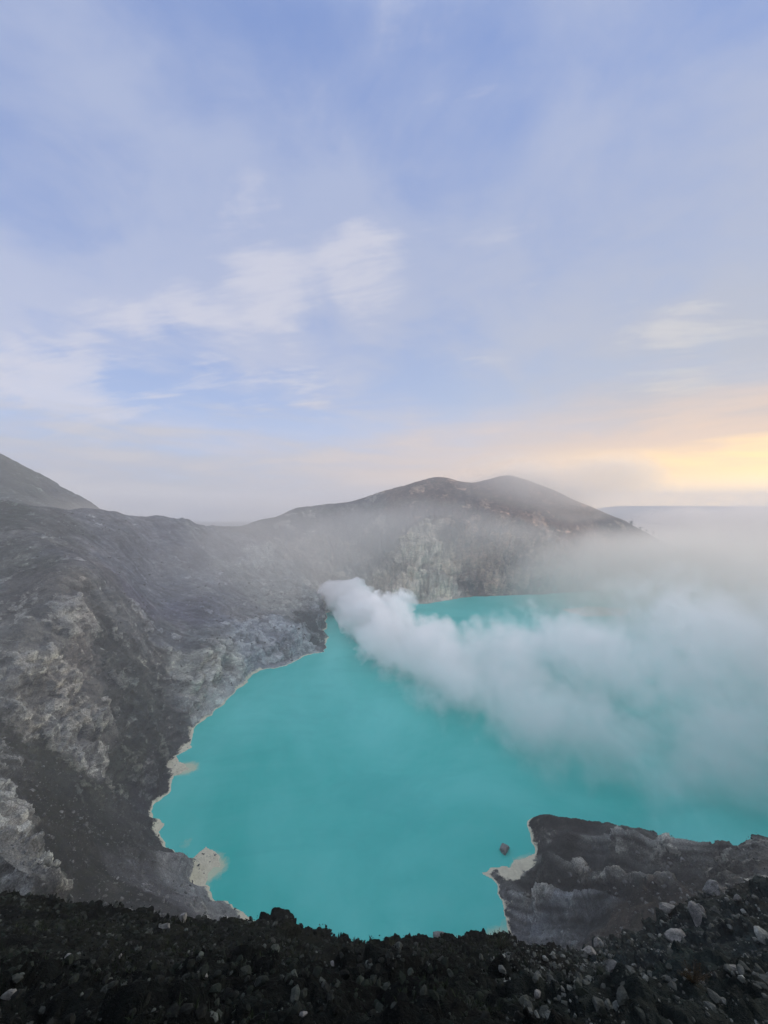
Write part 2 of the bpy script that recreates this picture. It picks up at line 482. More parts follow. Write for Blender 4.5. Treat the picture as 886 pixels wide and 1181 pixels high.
# surface colour and roughness of ground by survey station: px, Y, colour, crag amplitude
C_SOIL = (0.0070, 0.0098, 0.0098)
stations = []
for px in (-300, -100, 50, 200, 350, 500, 600, 750, 900, 1150):
    for Y in (4, 12, 24, 38):
        k = 1.0 if px < 620 else (5.0 if Y > 10 else 3.0)
        stations.append((px, Y, tuple(c * k for c in C_SOIL), 1.05))
stations += [
    (700, 60, (0.057, 0.073, 0.070), .9), (780, 60, (0.068, 0.077, 0.071), .9), (886, 50, (0.052, 0.059, 0.055), .9), (640, 70, (0.052, 0.059, 0.057), .8),
    (640, 170, (0.105, 0.115, 0.125), .6), (600, 178, (0.120, 0.130, 0.140), .6), (670, 160, (0.080, 0.088, 0.095), .6),
    (620, 210, (0.118, 0.124, 0.118), .88), (660, 195, (0.118, 0.124, 0.118), .88), (700, 180, (0.118, 0.124, 0.118), .88), (770, 165, (0.118, 0.124, 0.118), .88),
    (720, 200, (0.118, 0.124, 0.118), .88), (640, 230, (0.045, 0.044, 0.042), .42), (800, 180, (0.118, 0.124, 0.118), .88), (886, 150, (0.118, 0.124, 0.118), .88), (735, 140, (0.095, 0.080, 0.070), .6),
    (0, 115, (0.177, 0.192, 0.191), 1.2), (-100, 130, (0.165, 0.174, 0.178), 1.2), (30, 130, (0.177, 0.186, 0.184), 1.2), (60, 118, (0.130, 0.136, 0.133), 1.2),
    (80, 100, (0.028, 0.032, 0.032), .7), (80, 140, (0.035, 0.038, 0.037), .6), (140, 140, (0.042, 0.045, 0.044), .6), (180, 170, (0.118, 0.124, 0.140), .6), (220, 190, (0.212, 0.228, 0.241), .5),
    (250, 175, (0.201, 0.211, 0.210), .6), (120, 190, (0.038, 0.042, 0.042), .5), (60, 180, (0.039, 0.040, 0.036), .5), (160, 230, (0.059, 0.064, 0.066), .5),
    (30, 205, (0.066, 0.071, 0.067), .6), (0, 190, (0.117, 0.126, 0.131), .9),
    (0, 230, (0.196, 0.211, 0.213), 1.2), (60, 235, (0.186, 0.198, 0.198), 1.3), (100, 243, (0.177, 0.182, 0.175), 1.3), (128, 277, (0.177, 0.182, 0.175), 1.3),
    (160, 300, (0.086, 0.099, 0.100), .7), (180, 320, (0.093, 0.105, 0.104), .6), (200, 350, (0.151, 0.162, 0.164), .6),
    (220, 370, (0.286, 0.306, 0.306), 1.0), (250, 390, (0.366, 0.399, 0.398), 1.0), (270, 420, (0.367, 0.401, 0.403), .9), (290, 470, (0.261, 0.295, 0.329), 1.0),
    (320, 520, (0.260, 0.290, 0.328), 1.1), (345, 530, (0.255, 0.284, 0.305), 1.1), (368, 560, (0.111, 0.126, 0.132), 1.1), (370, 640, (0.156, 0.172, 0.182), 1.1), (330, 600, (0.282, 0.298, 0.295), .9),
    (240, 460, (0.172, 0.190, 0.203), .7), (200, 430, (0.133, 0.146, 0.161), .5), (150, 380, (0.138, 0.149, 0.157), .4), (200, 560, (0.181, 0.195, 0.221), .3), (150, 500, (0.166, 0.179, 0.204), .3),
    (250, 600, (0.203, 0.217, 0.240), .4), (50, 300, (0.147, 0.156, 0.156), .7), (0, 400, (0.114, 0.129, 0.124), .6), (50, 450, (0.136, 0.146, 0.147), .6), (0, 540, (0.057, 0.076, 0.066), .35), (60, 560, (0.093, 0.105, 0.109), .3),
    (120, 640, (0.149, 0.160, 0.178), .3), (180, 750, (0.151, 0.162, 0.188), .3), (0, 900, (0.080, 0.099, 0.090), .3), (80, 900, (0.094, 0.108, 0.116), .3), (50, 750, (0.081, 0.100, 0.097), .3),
    (250, 850, (0.185, 0.198, 0.213), .6), (330, 850, (0.308, 0.321, 0.309), 1.0), (300, 700, (0.282, 0.298, 0.295), .9), (400, 900, (0.272, 0.271, 0.252), .9), (430, 1000, (0.188, 0.175, 0.150), .6),
    (430, 850, (0.325, 0.306, 0.263), 1.0), (450, 900, (0.300, 0.281, 0.237), 1.1), (470, 850, (0.375, 0.356, 0.306), 1.2), (490, 835, (0.425, 0.406, 0.350), 1.2), (505, 850, (0.438, 0.419, 0.362), 1.2), (485, 870, (0.413, 0.388, 0.338), 1.2), (515, 835, (0.413, 0.388, 0.350), 1.2), (535, 880, (0.150, 0.125, 0.106), 1.2), (560, 920, (0.175, 0.138, 0.112), 1.2),
    (600, 920, (0.150, 0.125, 0.106), 1.2), (660, 960, (0.125, 0.106, 0.094), 1.0), (510, 1000, (0.150, 0.112, 0.094), .8), (400, 1150, (0.135, 0.132, 0.127), .5), (500, 1200, (0.163, 0.119, 0.094), .5), (590, 1180, (0.188, 0.131, 0.100), .5),
    (650, 1150, (0.175, 0.125, 0.100), .5), (740, 1100, (0.125, 0.106, 0.088), .5), (300, 1050, (0.125, 0.126, 0.123), .5), (900, 1200, (0.125, 0.112, 0.100), .4), (400, 3000, (0.129, 0.132, 0.133), .4), (900, 4000, (0.125, 0.125, 0.125), .4), (0, 3000, (0.105, 0.115, 0.109), .4),
]
stations += [(60, 214, (0.047, 0.052, 0.047), .6), (100, 222, (0.050, 0.056, 0.050), .6), (128, 247, (0.053, 0.061, 0.055), .7), (145, 264, (0.053, 0.062, 0.055), .7), (152, 280, (0.065, 0.074, 0.070), .8), (165, 295, (0.071, 0.079, 0.076), .8),
             (180, 270, (0.071, 0.076, 0.080), .6), (180, 240, (0.065, 0.069, 0.076), .6), (15, 232, (0.224, 0.232, 0.222), 1.3), (30, 250, (0.189, 0.195, 0.188), 1.3), (80, 255, (0.177, 0.181, 0.175), 1.2), (0, 260, (0.177, 0.186, 0.178), 1.1),
             (50, 126, (0.224, 0.242, 0.235), 1.3), (15, 138, (0.236, 0.254, 0.254), 1.3), (30, 118, (0.236, 0.254, 0.254), 1.3), (72, 122, (0.021, 0.025, 0.024), .9), (76, 110, (0.021, 0.025, 0.024), .9), (100, 300, (0.147, 0.149, 0.150), .6), (60, 330, (0.142, 0.146, 0.146), .5),
             (205, 372, (0.236, 0.254, 0.241), 1.0), (215, 395, (0.307, 0.329, 0.311), 1.1), (240, 405, (0.354, 0.378, 0.356), 1.1), (265, 440, (0.307, 0.329, 0.318), 1.1), (180, 375, (0.088, 0.097, 0.099), .6), (180, 340, (0.071, 0.079, 0.079), .6), (200, 330, (0.106, 0.114, 0.114), .7),
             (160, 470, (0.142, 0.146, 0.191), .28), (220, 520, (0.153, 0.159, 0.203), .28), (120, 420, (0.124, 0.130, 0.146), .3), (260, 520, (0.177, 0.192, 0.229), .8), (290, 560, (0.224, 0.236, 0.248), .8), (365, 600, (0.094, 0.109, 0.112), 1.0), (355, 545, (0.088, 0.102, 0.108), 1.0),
             (340, 900, (0.33, 0.31, 0.275), .9), (380, 860, (0.320, 0.300, 0.260), .9), (400, 940, (0.300, 0.280, 0.240), .8), (460, 820, (.43, .39, .33), 1.2), (480, 880, (.45, .41, .345), 1.2), (510, 860, (.47, .43, .36), 1.2), (440, 870, (.37, .335, .28), 1.1), (540, 1230, (0.220, 0.150, 0.115), .4), (600, 1200, (0.250, 0.165, 0.120), .4), (650, 1150, (0.240, 0.160, 0.120), .4), (520, 1060, (0.150, 0.115, 0.095), .9)]  # reddish summit tones carry sunlit haze in the rock colour
su = np.array([to_dom((s[0] - 443) / F * s[1], s[1]) for s in stations])
sval = np.array([(*s[2], s[3]) for s in stations])
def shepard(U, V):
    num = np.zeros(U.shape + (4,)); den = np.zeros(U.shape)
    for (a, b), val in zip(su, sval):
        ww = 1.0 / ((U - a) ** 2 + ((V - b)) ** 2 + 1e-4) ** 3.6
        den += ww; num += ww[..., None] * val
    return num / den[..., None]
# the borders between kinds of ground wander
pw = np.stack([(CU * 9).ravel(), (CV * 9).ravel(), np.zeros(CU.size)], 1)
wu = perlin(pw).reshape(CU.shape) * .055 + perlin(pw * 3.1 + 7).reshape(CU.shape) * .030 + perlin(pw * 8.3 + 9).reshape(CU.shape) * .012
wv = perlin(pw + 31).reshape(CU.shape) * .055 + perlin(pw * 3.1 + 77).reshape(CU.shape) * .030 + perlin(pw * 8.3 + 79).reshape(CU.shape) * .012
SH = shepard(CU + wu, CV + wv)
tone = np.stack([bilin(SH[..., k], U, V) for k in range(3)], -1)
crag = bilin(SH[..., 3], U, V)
tone *= ((1 + .75 * crest_light) * (1 - .62 * groove_shade * (1 - crest_light)) * (1 + 1.0 * np.clip(beds, -.6, 1)))[..., None]      # light on crests and shade in grooves painted in, over streaked beds

# displacement along the base normal, octave by octave
P = np.stack([Xg, Yg, Zs], -1).reshape(-1, 3)
dist = (Yg + S0).ravel()
spacing = dist * 0.0048
cg = np.clip((crag - .25) / .75, 0, 1.35)
cragf = (0.10 + cg * (0.45 + 0.7 * steep)).ravel() * np.where(dist < 60, 1.15 - dist / 100, np.clip(dist / 300, .55, 1))
ang = np.arctan2(Yg - 470, Xg - 80).ravel()
rr = np.hypot(Xg - 80, Yg - 470).ravel()
# the rock is folded: sample positions wander before the noise is read
Wp = P + np.stack([perlin(P / 60 + 3), perlin(P / 60 + 33), perlin(P / 60 + 63)], 1) * 9 * smooth(dist, 60, 200)[:, None]
disp = np.zeros(len(P), np.float32)
for lam in (110, 55, 27, 13, 6.5, 3.2, 1.6, 0.8, 0.4, 0.2):
    wgt = smooth(lam / spacing, 2.0, 4.5) * smooth(dist / lam, 2.5, 9.0)
    m = wgt > 0.01
    if not m.any():
        continue
    q = Wp[m] / lam
    n1 = perlin(q + 17.3 * lam)
    rid = 1 - np.abs(n1) * 2.2
    n2 = perlin(q * 1.37 + 91.7)
    val = (0.60 * (rid - 0.45) + 0.40 * n2)
    amp = lam * (0.15 if lam < 60 else 0.12)
    disp[m] += (val * amp * wgt[m] * cragf[m]).astype(np.float32)
# outcrops: bands of harder rock that stand proud of the scree with broken edges
outc = np.zeros(len(P), np.float32); wsum = 1e-6
for lam, h_, gain in ((75, 7.5, 1.0), (30, 3.8, .9), (12, 1.7, .7), (5, .7, .5)):
    wgt = smooth(lam / spacing, 2.5, 6.0) * smooth(dist / lam, 5.0, 11.0)
    q = Wp / lam
    # drawn out down the slope
    q = np.stack([np.cos(ang) * 300 / lam, np.sin(ang) * 300 / lam, rr / (lam * 1.6)], 1) * .5 + q * .6
    n = perlin(q + lam) + .5 * perlin(q * 2.1 + lam) + .3 * perlin(q * 4.3 + 5) + .15 * perlin(q * 9.1 + 15)
    thr = 0.66 - 0.72 * np.clip(cragf, 0, 0.9)
    o = smooth(n, thr, thr + .10)
    outc += (o * gain * wgt).astype(np.float32)
    disp += (o * h_ * wgt * np.clip(cragf * 1.3, 0, 1.2)).astype(np.float32)
outc = np.clip(outc / 1.8, 0, 1)
# the outcrops break into tilted blocks
def blocks(Q, seed):
    base = np.floor(Q - 0.5)
    best = np.full(len(Q), 1e9); sec = np.full(len(Q), 1e9); val = np.zeros(len(Q))
    for ox in (0, 1):
        for oy in (0, 1):
            for oz in (0, 1):
                c = base + (ox, oy, oz)
                ci = c.astype(np.int64)
                hsh = (ci[:, 0] * 73856093 ^ ci[:, 1] * 19349663 ^ ci[:, 2] * 83492791 ^ seed * 2654435761) & 0xffff
                r1 = _perm[hsh & 255] / 255.; r2 = _perm[(hsh >> 4) & 255] / 255.; r3 = _perm[(hsh >> 8) & 255] / 255.; r4 = _perm[(hsh * 7 >> 3) & 255] / 255.
                dv_ = Q - (c + 0.5 + (np.stack([r1, r2, r3], 1) - 0.5) * 0.8)
                dd_ = (dv_ ** 2).sum(1)
                tilt = dv_[:, 0] * (r2 - .5) + dv_[:, 1] * (r3 - .5) + dv_[:, 2] * (r1 - .5)
                v_ = (r4 - .5) + tilt * 1.6
                nb_ = dd_ < best
                sec = np.where(nb_, best, np.minimum(sec, dd_))
                val = np.where(nb_, v_, val); best = np.where(nb_, dd_, best)
    edge = np.sqrt(sec) - np.sqrt(best)
    return val - 0.35 * (1 - smooth(edge, 0.0, 0.12))
hard = np.clip(cg * (0.30 + 0.9 * steep), 0, 1.2).ravel() * np.where(dist < 60, 1.0, np.clip(dist / 260, .45, 1))
for lam, a, sd_ in ((46, 7.0, 1), (17, 2.6, 2), (6.5, 1.0, 3), (2.4, .42, 4), (0.9, .19, 5), (.4, .09, 6)):
    wgt = smooth(lam / spacing, 2.5, 5.0) * smooth(dist / lam, 3, 8) * hard
    m = (wgt > 0.03) & (d.ravel() > 0)
    q = (P[m] + np.stack([perlin(P[m] / lam * 1.1 + 5), perlin(P[m] / lam * 1.1 + 25), perlin(P[m] / lam * 1.1 + 45)], 1) * lam * .28) / (lam * np.array([1, 1, 1.5]))
    disp[m] += (blocks(q, sd_) * a * wgt[m]).astype(np.float32)
# gullies running down toward the lake, on slopes beyond the rim
gmask = smooth(dist, 200, 420) * smooth(rr, 150, 300)
for k, a in ((22, 8), (55, 4.5), (130, 2.0), (290, .9)):
    q = np.stack([np.cos(ang) * k, np.sin(ang) * k, rr / 150], 1) + perlin(P / 40)[:, None] * .35
    n = perlin(q + k)
    disp += ((np.minimum(np.abs(n) * 2.6, 1) - 0.6) * a * gmask * (0.22 + 0.9 * cg.ravel().clip(0, 1)) * np.clip(rr / 500, 0.5, 1.4)).astype(np.float32)
disp *= 1 - 0.8 * smooth(P[:, 1], 930, 1120)
shore_fade = (smooth(d, 0.5, 16) * 0.97 + 0.03).ravel() * (1 - 0.9 * np.clip(bm_ * 1.4, 0, 1)).ravel()
shore_fade = np.where(d.ravel() > 0, shore_fade, 0)
disp *= shore_fade
skyline = smooth(Yg, 1500, 2200).ravel()
disp *= 1 - skyline
Pd = P + N0.reshape(-1, 3) * disp[:, None]
# strata: rock ledges step out of the steep ground
ledge = (cragf * shore_fade * steep.ravel())
zz = Pd[:, 2] + perlin(P / 37.0) * 6
for per, a in ((9.0, 1.1), (3.3, .8), (1.4, .35)):
    ph = zz / per
    fr = ph - np.floor(ph)
    Pd[:, 2] += ledge * a * (smooth(fr, 0.55, 0.95) - fr) * np.clip(dist / 120, 0, 1) ** .7
Pd[:, 2] = np.where((d.ravel() > 0) & (Pd[:, 2] < 0.12), 0.12 + d.ravel().clip(0, 3) * 0.02, Pd[:, 2])
PG = Pd.reshape(NV, NU, 3)

def mesh_from(name, verts, faces, smooth_shade=True, attrs=None):
    me = bpy.data.meshes.new(name)
    verts = np.ascontiguousarray(verts, np.float32); faces = np.ascontiguousarray(faces, np.int32)
    k = faces.shape[1]
    me.vertices.add(len(verts)); me.vertices.foreach_set('co', verts.ravel())
    me.loops.add(faces.size); me.loops.foreach_set('vertex_index', faces.ravel())
    me.polygons.add(len(faces))
    me.polygons.foreach_set('loop_start', np.arange(0, faces.size, k, dtype=np.int32))
    me.polygons.foreach_set('loop_total', np.full(len(faces), k, np.int32))
    me.polygons.foreach_set('use_smooth', np.full(len(faces), smooth_shade, bool))
    for an, arr in (attrs or {}).items():
        a = me.attributes.new(an, 'FLOAT_COLOR', 'POINT')
        a.data.foreach_set('color', np.ascontiguousarray(arr, np.float32).ravel())
    me.update(calc_edges=True)
    me.validate()
    return me

def link(name, me, mat=None, parent=None, label=None, cat=None, group=None, kind=None, loc=None):
    o = bpy.data.objects.new(name, me)
    col.objects.link(o)
    if mat and me is not None:
        if len(me.materials) == 0:
            me.materials.append(mat)
    if parent: o.parent = parent
    if label: o['label'] = label
    if cat: o['category'] = cat
    if group: o['group'] = group
    if kind: o['kind'] = kind
    if loc is not None: o.location = loc
    return o

idx = np.arange(NU * NV).reshape(NV, NU)
faces = np.stack([idx[:-1, :-1], idx[:-1, 1:], idx[1:, 1:], idx[1:, :-1]], -1).reshape(-1, 4)
# sulphur-stained shore band
crw = 0.5 + 3.6 * np.clip(bilin(perlin(np.stack([CU.ravel() * 22, CV.ravel() * 22, CU.ravel() * 0], 1)).reshape(CU.shape), U, V) + .35, 0, 1)
sul = np.exp(-np.clip(d, 0, 99) / crw) * (d > -6) * 0.9
sul = np.maximum(sul, np.clip(bm_ * 1.5, 0, 1) * np.exp(-np.clip(d - 7, 0, 99) / 3.0))
sul *= smooth(Yg, 130, 170) * (1 - smooth(Yg, 640, 820) * .7)
veg = np.zeros(Xg.shape)
for px, Y, r_, s_ in ((60, 175, .16, .9), (130, 185, .14, .9), (20, 205, .12, .9), (90, 150, .14, .7), (-40, 560, .2, 1), (0, 520, .12, .9), (20, 900, .2, .8), (760, 130, .2, .5), (800, 30, .4, .3), (150, 30, .6, .4), (160, 310, .10, .8), (0, 380, .25, .4)):
    a, b = to_dom((px - 443) / F * Y, Y)
    veg = np.maximum(veg, s_ * np.exp(-((U - a) ** 2 + (V - b) ** 2) / (r_ * r_)))
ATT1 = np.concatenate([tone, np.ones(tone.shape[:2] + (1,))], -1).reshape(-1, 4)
ATT2 = np.stack([sul, veg, outc.reshape(sul.shape) * (d > 0), np.ones_like(sul)], -1).reshape(-1, 4)


# ------------------------------------------------------------------ materials
def new_mat(name):
    m = bpy.data.materials.new(name)
    m.use_nodes = True
    t = NT(m.node_tree)
    b = m.node_tree.nodes['Principled BSDF']
    return m, t, b

def terrain_mat():
    m, t, b = new_mat('volcanic_ground')
    a1 = t.n.new('ShaderNodeAttribute'); a1.attribute_name = 'tone'
    a2 = t.n.new('ShaderNodeAttribute'); a2.attribute_name = 'cover'
    s_, v_, c_ = t.sep(a2.outputs['Vector'])
    g = t.n.new('ShaderNodeNewGeometry')
    pos = g.outputs['Position']
    nx, ny, nz = t.sep(g.outputs['Normal'])
    big = t.noise(pos, 0.018, 8, 0.66, 0.1)
    mid = t.noise(t.vmath('MULTIPLY', pos, (1, 1, 1.6)), 0.11, 10, 0.70, 0.12)
    rid = t.noise(pos, 0.055, 8, 0.62, 0.2, typ='RIDGED_MULTIFRACTAL')
    fine = t.noise(pos, 1.9, 8, 0.68)
    x, y, z = t.sep(pos)
    # hard rock against scree
    oc = t.maprange(t.math('ADD', c_, t.math('MULTIPLY', t.math('SUBTRACT', mid, 0.5), 1.1)), 0.36, 0.50)
    tr, tg, tb = t.sep(a1.outputs['Vector'])
    kc = t.maprange(tg, 0.10, 0.30, 1.0, 0.35)
    col_ = t.mix(kc, a1.outputs['Color'], t.mix(1.0, a1.outputs['Color'], t.mix(oc, (0.60, 0.60, 0.60), (1.55, 1.53, 1.48)), 'MULTIPLY'))
    col_ = t.mix(1.0, col_, t.ramp(t.mix(kc, (0.5, 0.5, 0.5), t.comb(big, big, big)), [(0.3, (0.60, 0.60, 0.61)), (0.5, (0.95, 0.95, 0.94)), (0.68, (1.5, 1.46, 1.4))]), 'MULTIPLY')
    col_ = t.mix(kc, col_, t.mix(1.0, col_, t.ramp(mid, [(0.34, (0.60, 0.60, 0.61)), (0.5, (0.95, 0.95, 0.95)), (0.62, (1.40, 1.38, 1.34))]), 'MULTIPLY'))
    col_ = t.mix(0.8, col_, t.mix(1.0, col_, t.ramp(fine, [(0.33, (0.45, 0.45, 0.46)), (0.5, (0.95, 0.95, 0.95)), (0.64, (1.8, 1.8, 1.75))]), 'MULTIPLY'))
    st = t.maprange(nz, 0.85, 0.50, 0, 1, True)
    # wash lines down the fall of the slope, toward the lake
    an = t.math('ARCTAN2', t.math('SUBTRACT', y, 470.0), t.math('SUBTRACT', x, 80.0))
    ra = t.math('LENGTH', x, y) if False else t.vmath('LENGTH', t.comb(t.math('SUBTRACT', x, 80.0), t.math('SUBTRACT', y, 470.0), 0.0), out=1)
    wash = t.noise(t.comb(t.math('MULTIPLY_ADD', an, 34.0, t.math('MULTIPLY', big, 3.0)), t.math('MULTIPLY', ra, 0.016), t.math('MULTIPLY', z, 0.012)), 1.6, 6, 0.68, 0.2)
    wm = t.math('MULTIPLY', t.maprange(y, 180, 330), t.maprange(z, 2, 14))
    col_ = t.mix(t.math('MULTIPLY', wm, 0.8), col_, t.mix(1.0, col_, t.ramp(wash, [(0.36, (0.62, 0.61, 0.60)), (0.5, (1, 1, 1)), (0.62, (1.45, 1.44, 1.4))]), 'MULTIPLY'))
    # strata lines in the faces
    warp = t.math('MULTIPLY_ADD', big, 30.0, z)
    lay = t.noise(t.comb(t.math('MULTIPLY', x, 0.02), t.math('MULTIPLY', y, 0.02), t.math('MULTIPLY', warp, 0.45)), 1.0, 5, 0.7)
    lm = t.math('MULTIPLY', t.math('MAXIMUM', st, 0.45), t.maprange(y, 700, 250, 0.40, 0.8))
    col_ = t.mix(lm, col_, t.mix(1.0, col_, t.ramp(lay, [(0.38, (0.50, 0.49, 0.48)), (0.52, (1.0, 1.0, 1.0)), (0.62, (1.6, 1.58, 1.5))]), 'MULTIPLY'))
    # dark cracks
    cr = t.maprange(rid, 1.25, 1.75, 0, 0.7)
    col_ = t.mix(t.math('MULTIPLY', cr, oc), col_, t.mix(1.0, col_, (0.45, 0.45, 0.45), 'MULTIPLY'))
    # iron-brown and ash-blue patches
    hue = t.noise(t.vmath('ADD', pos, (311, 70, 9)), 0.028, 4, 0.6)
    col_ = t.mix(t.maprange(hue, 0.55, 0.66, 0, 0.2), col_, t.mix(1.0, col_, (1.18, 0.98, 0.84), 'MULTIPLY'))
    col_ = t.mix(t.math('MULTIPLY', t.maprange(hue, 0.45, 0.34, 0, 0.5), kc), col_, t.mix(1.0, col_, (0.90, 0.98, 1.15), 'MULTIPLY'))
    # low scrub and moss on the flatter ground
    vn = t.noise(t.vmath('ADD', pos, (50, 5, 0)), 0.22, 8, 0.7)
    vf = t.math('MULTIPLY', v_, t.maprange(vn, 0.44, 0.58))
    vf = t.math('MULTIPLY', vf, t.maprange(nz, 0.35, 0.6))
    col_ = t.mix(vf, col_, t.mix(fine, (0.010, 0.013, 0.009), (0.038, 0.043, 0.027)))
    # sulphur crust along the water
    sn = t.noise(pos, 0.5, 6, 0.7)
    sf = t.maprange(t.math('ADD', s_, t.math('MULTIPLY', t.math('SUBTRACT', sn, 0.5), 1.1)), 0.30, 0.52)
    col_ = t.mix(sf, col_, t.mix(sn, (0.42, 0.40, 0.29), (0.78, 0.76, 0.60)))
    t.put(b.inputs['Base Color'], col_)
    b.inputs['Roughness'].default_value = 0.95
    b.inputs['Specular IOR Level'].default_value = 0.03
    h = t.math('ADD', t.math('MULTIPLY', mid, 4.5), t.math('MULTIPLY', lay, 1.2))
    h = t.math('ADD', h, t.math('MULTIPLY', oc, 0.5))
    h = t.math('ADD', h, t.math('MULTIPLY', t.math('MULTIPLY', wash, wm), 3.0))
    h = t.math('ADD', h, t.math('MULTIPLY', fine, 0.28))
    h = t.math('ADD', h, t.math('MULTIPLY', t.noise(pos, 9.0, 4, 0.7), 0.05))
    bp = t.n.new('ShaderNodeBump'); bp.inputs['Strength'].default_value = 0.85; bp.inputs['Distance'].default_value = 1.0
    t.put(bp.inputs['Height'], h)
    t.l.new(bp.outputs[0], b.inputs['Normal'])
    return m

M_GROUND = terrain_mat()

def rock_mat(name, ca, cb, scale=1.5, spread=3.2, moss=None):
    m, t, b = new_mat(name)
    g = t.n.new('ShaderNodeNewGeometry')
    oi = t.n.new('ShaderNodeTexCoord')
    pos = g.outputs['Position']
    n = t.noise(pos, scale, 8, 0.7)
    n2 = t.noise(pos, scale * 6, 5, 0.7)
    c = t.mix(t.maprange(n, 0.35, 0.65), ca, cb)
    c = t.mix(1.0, c, t.ramp(n2, [(0.3, (0.55, 0.55, 0.55)), (0.65, (1.4, 1.4, 1.38))]), 'MULTIPLY')
    rd = t.math('MULTIPLY_ADD', t.math('POWER', g.outputs['Random Per Island'], 7.0), spread, 0.7)
    c = t.mix(1.0, c, t.comb(rd, rd, rd), 'MULTIPLY')
    if moss:
        c = t.mix(t.maprange(t.noise(pos, 0.45, 5, 0.65), 0.46, 0.60, 0, .6), c, moss)
    t.put(b.inputs['Base Color'], c)
    b.inputs['Roughness'].default_value = 0.92
    b.inputs['Specular IOR Level'].default_value = 0.04
    bp = t.n.new('ShaderNodeBump'); bp.inputs['Strength'].default_value = 0.6; bp.inputs['Distance'].default_value = 0.25 / scale
    t.put(bp.inputs['Height'], t.math('ADD', n, t.math('MULTIPLY', n2, .4)))
    t.l.new(bp.outputs[0], b.inputs['Normal'])
    return m

M_DARKROCK = rock_mat('dark_scoria', (0.004, 0.005, 0.0048), (0.020, 0.023, 0.0215), 3.0, 4.0, (0.016, 0.023, 0.017))
M_GREYROCK = rock_mat('grey_lava_rock', (0.036, 0.042, 0.041), (0.140, 0.152, 0.146), 1.0, 1.8, (0.030, 0.036, 0.029))
M_PALEROCK = rock_mat('pale_altered_rock', (0.085, 0.090, 0.090), (0.26, 0.265, 0.26), 1.6, 0.3)
M_MIDROCK = rock_mat('mid_grey_andesite', (0.07, 0.074, 0.074), (0.18, 0.185, 0.18), 1.0, 0.8)

# ------------------------------------------------------------------ ground
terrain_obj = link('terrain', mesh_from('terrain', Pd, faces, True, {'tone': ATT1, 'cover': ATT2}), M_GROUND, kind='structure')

# ------------------------------------------------------------------ lake
def lake():
    nx_, ny_ = 420, 480
    X = np.linspace(-260, 1000, nx_); Y = np.exp(np.linspace(np.log(150), np.log(1160), ny_))
    XX, YY = np.meshgrid(X, Y)
    dd = sdf(shore, XX, YY)
    keep = dd < 8
    ids = -np.ones(XX.shape, int)
    i0 = np.arange(XX.size).reshape(XX.shape)
    fk = keep[:-1, :-1] & keep[1:, :-1] & keep[:-1, 1:] & keep[1:, 1:]
    fs = np.stack([i0[:-1, :-1], i0[:-1, 1:], i0[1:, 1:], i0[1:, :-1]], -1)[fk]
    used = np.unique(fs); remap = -np.ones(XX.size, int); remap[used] = np.arange(len(used))
    v = np.stack([XX.ravel(), YY.ravel(), np.zeros(XX.size)], 1)[used]
    # sulphur mud in suspension off the mud flats
    mud = np.zeros(XX.shape)
    for bx, by, br, s in ((-95, 211, 8, 1.0), (-117, 227, 5, .5), (-150, 292, 9, .8), (53, 176, 7, .8), (33, 172, 6, 1), (15, 171, 5, .9), (405, 725, 50, .55), (78, 212, 7, .7)):
        mud = np.maximum(mud, s * np.exp(-((XX - bx) ** 2 + (YY - by) ** 2) / (br * br)))
    edge = np.exp(-np.clip(-dd, 0, 99) / 1.6) * 0.45
    a = np.stack([mud.ravel()[used], edge.ravel()[used], np.zeros(len(used)), np.ones(len(used))], 1)
    m, t, b = new_mat('turquoise_acid_water')
    at = t.n.new('ShaderNodeAttribute'); at.attribute_name = 'mud'
    mr, me_, _ = t.sep(at.outputs['Vector'])
    g = t.n.new('ShaderNodeNewGeometry'); pos = g.outputs['Position']
    n = t.noise(t.vmath('MULTIPLY', pos, (1.0, .55, 1)), 0.006, 6, 0.6, 0.8)
    c = t.mix(t.maprange(n, 0.38, 0.62), (0.008, 0.385, 0.345), (0.080, 0.50, 0.465))  # soft pale areas paint haze and cloud reflection into the water colour
    stn = t.noise(t.vmath('MULTIPLY', pos, (0.5, 1.2, 1)), 0.018, 7, 0.62, 1.6)
    c = t.mix(t.maprange(stn, 0.50, 0.68, 0, 0.22), c, (0.10, 0.50, 0.47))
    c = t.mix(t.maprange(stn, 0.48, 0.34, 0, 0.25), c, (0.004, 0.31, 0.30))
    mn = t.noise(pos, 0.28, 6, 0.7, 0.5)
    f = t.math('ADD', t.math('MULTIPLY', mr, 0.95), t.math('MULTIPLY', me_, 0.6))
    f = t.maprange(t.math('ADD', f, t.math('MULTIPLY', t.math('SUBTRACT', mn, 0.5), 0.8)), 0.28, 0.72)
    c = t.mix(f, c, (0.38, 0.46, 0.33))
    t.put(b.inputs['Base Color'], c)
    b.inputs['Roughness'].default_value = 0.42
    b.inputs['Specular IOR Level'].default_value = 0.22
    wv = t.noise(t.vmath('MULTIPLY', pos, (1, 1.6, 1)), 0.5, 5, 0.6)
    bp = t.n.new('ShaderNodeBump'); bp.inputs['Strength'].default_value = 0.12; bp.inputs['Distance'].default_value = 0.35
    t.put(bp.inputs['Height'], wv); t.l.new(bp.outputs[0], b.inputs['Normal'])
    o = link('lake', mesh_from('lake', v, remap[fs], True, {'mud': a}), m, kind='structure')
lake()

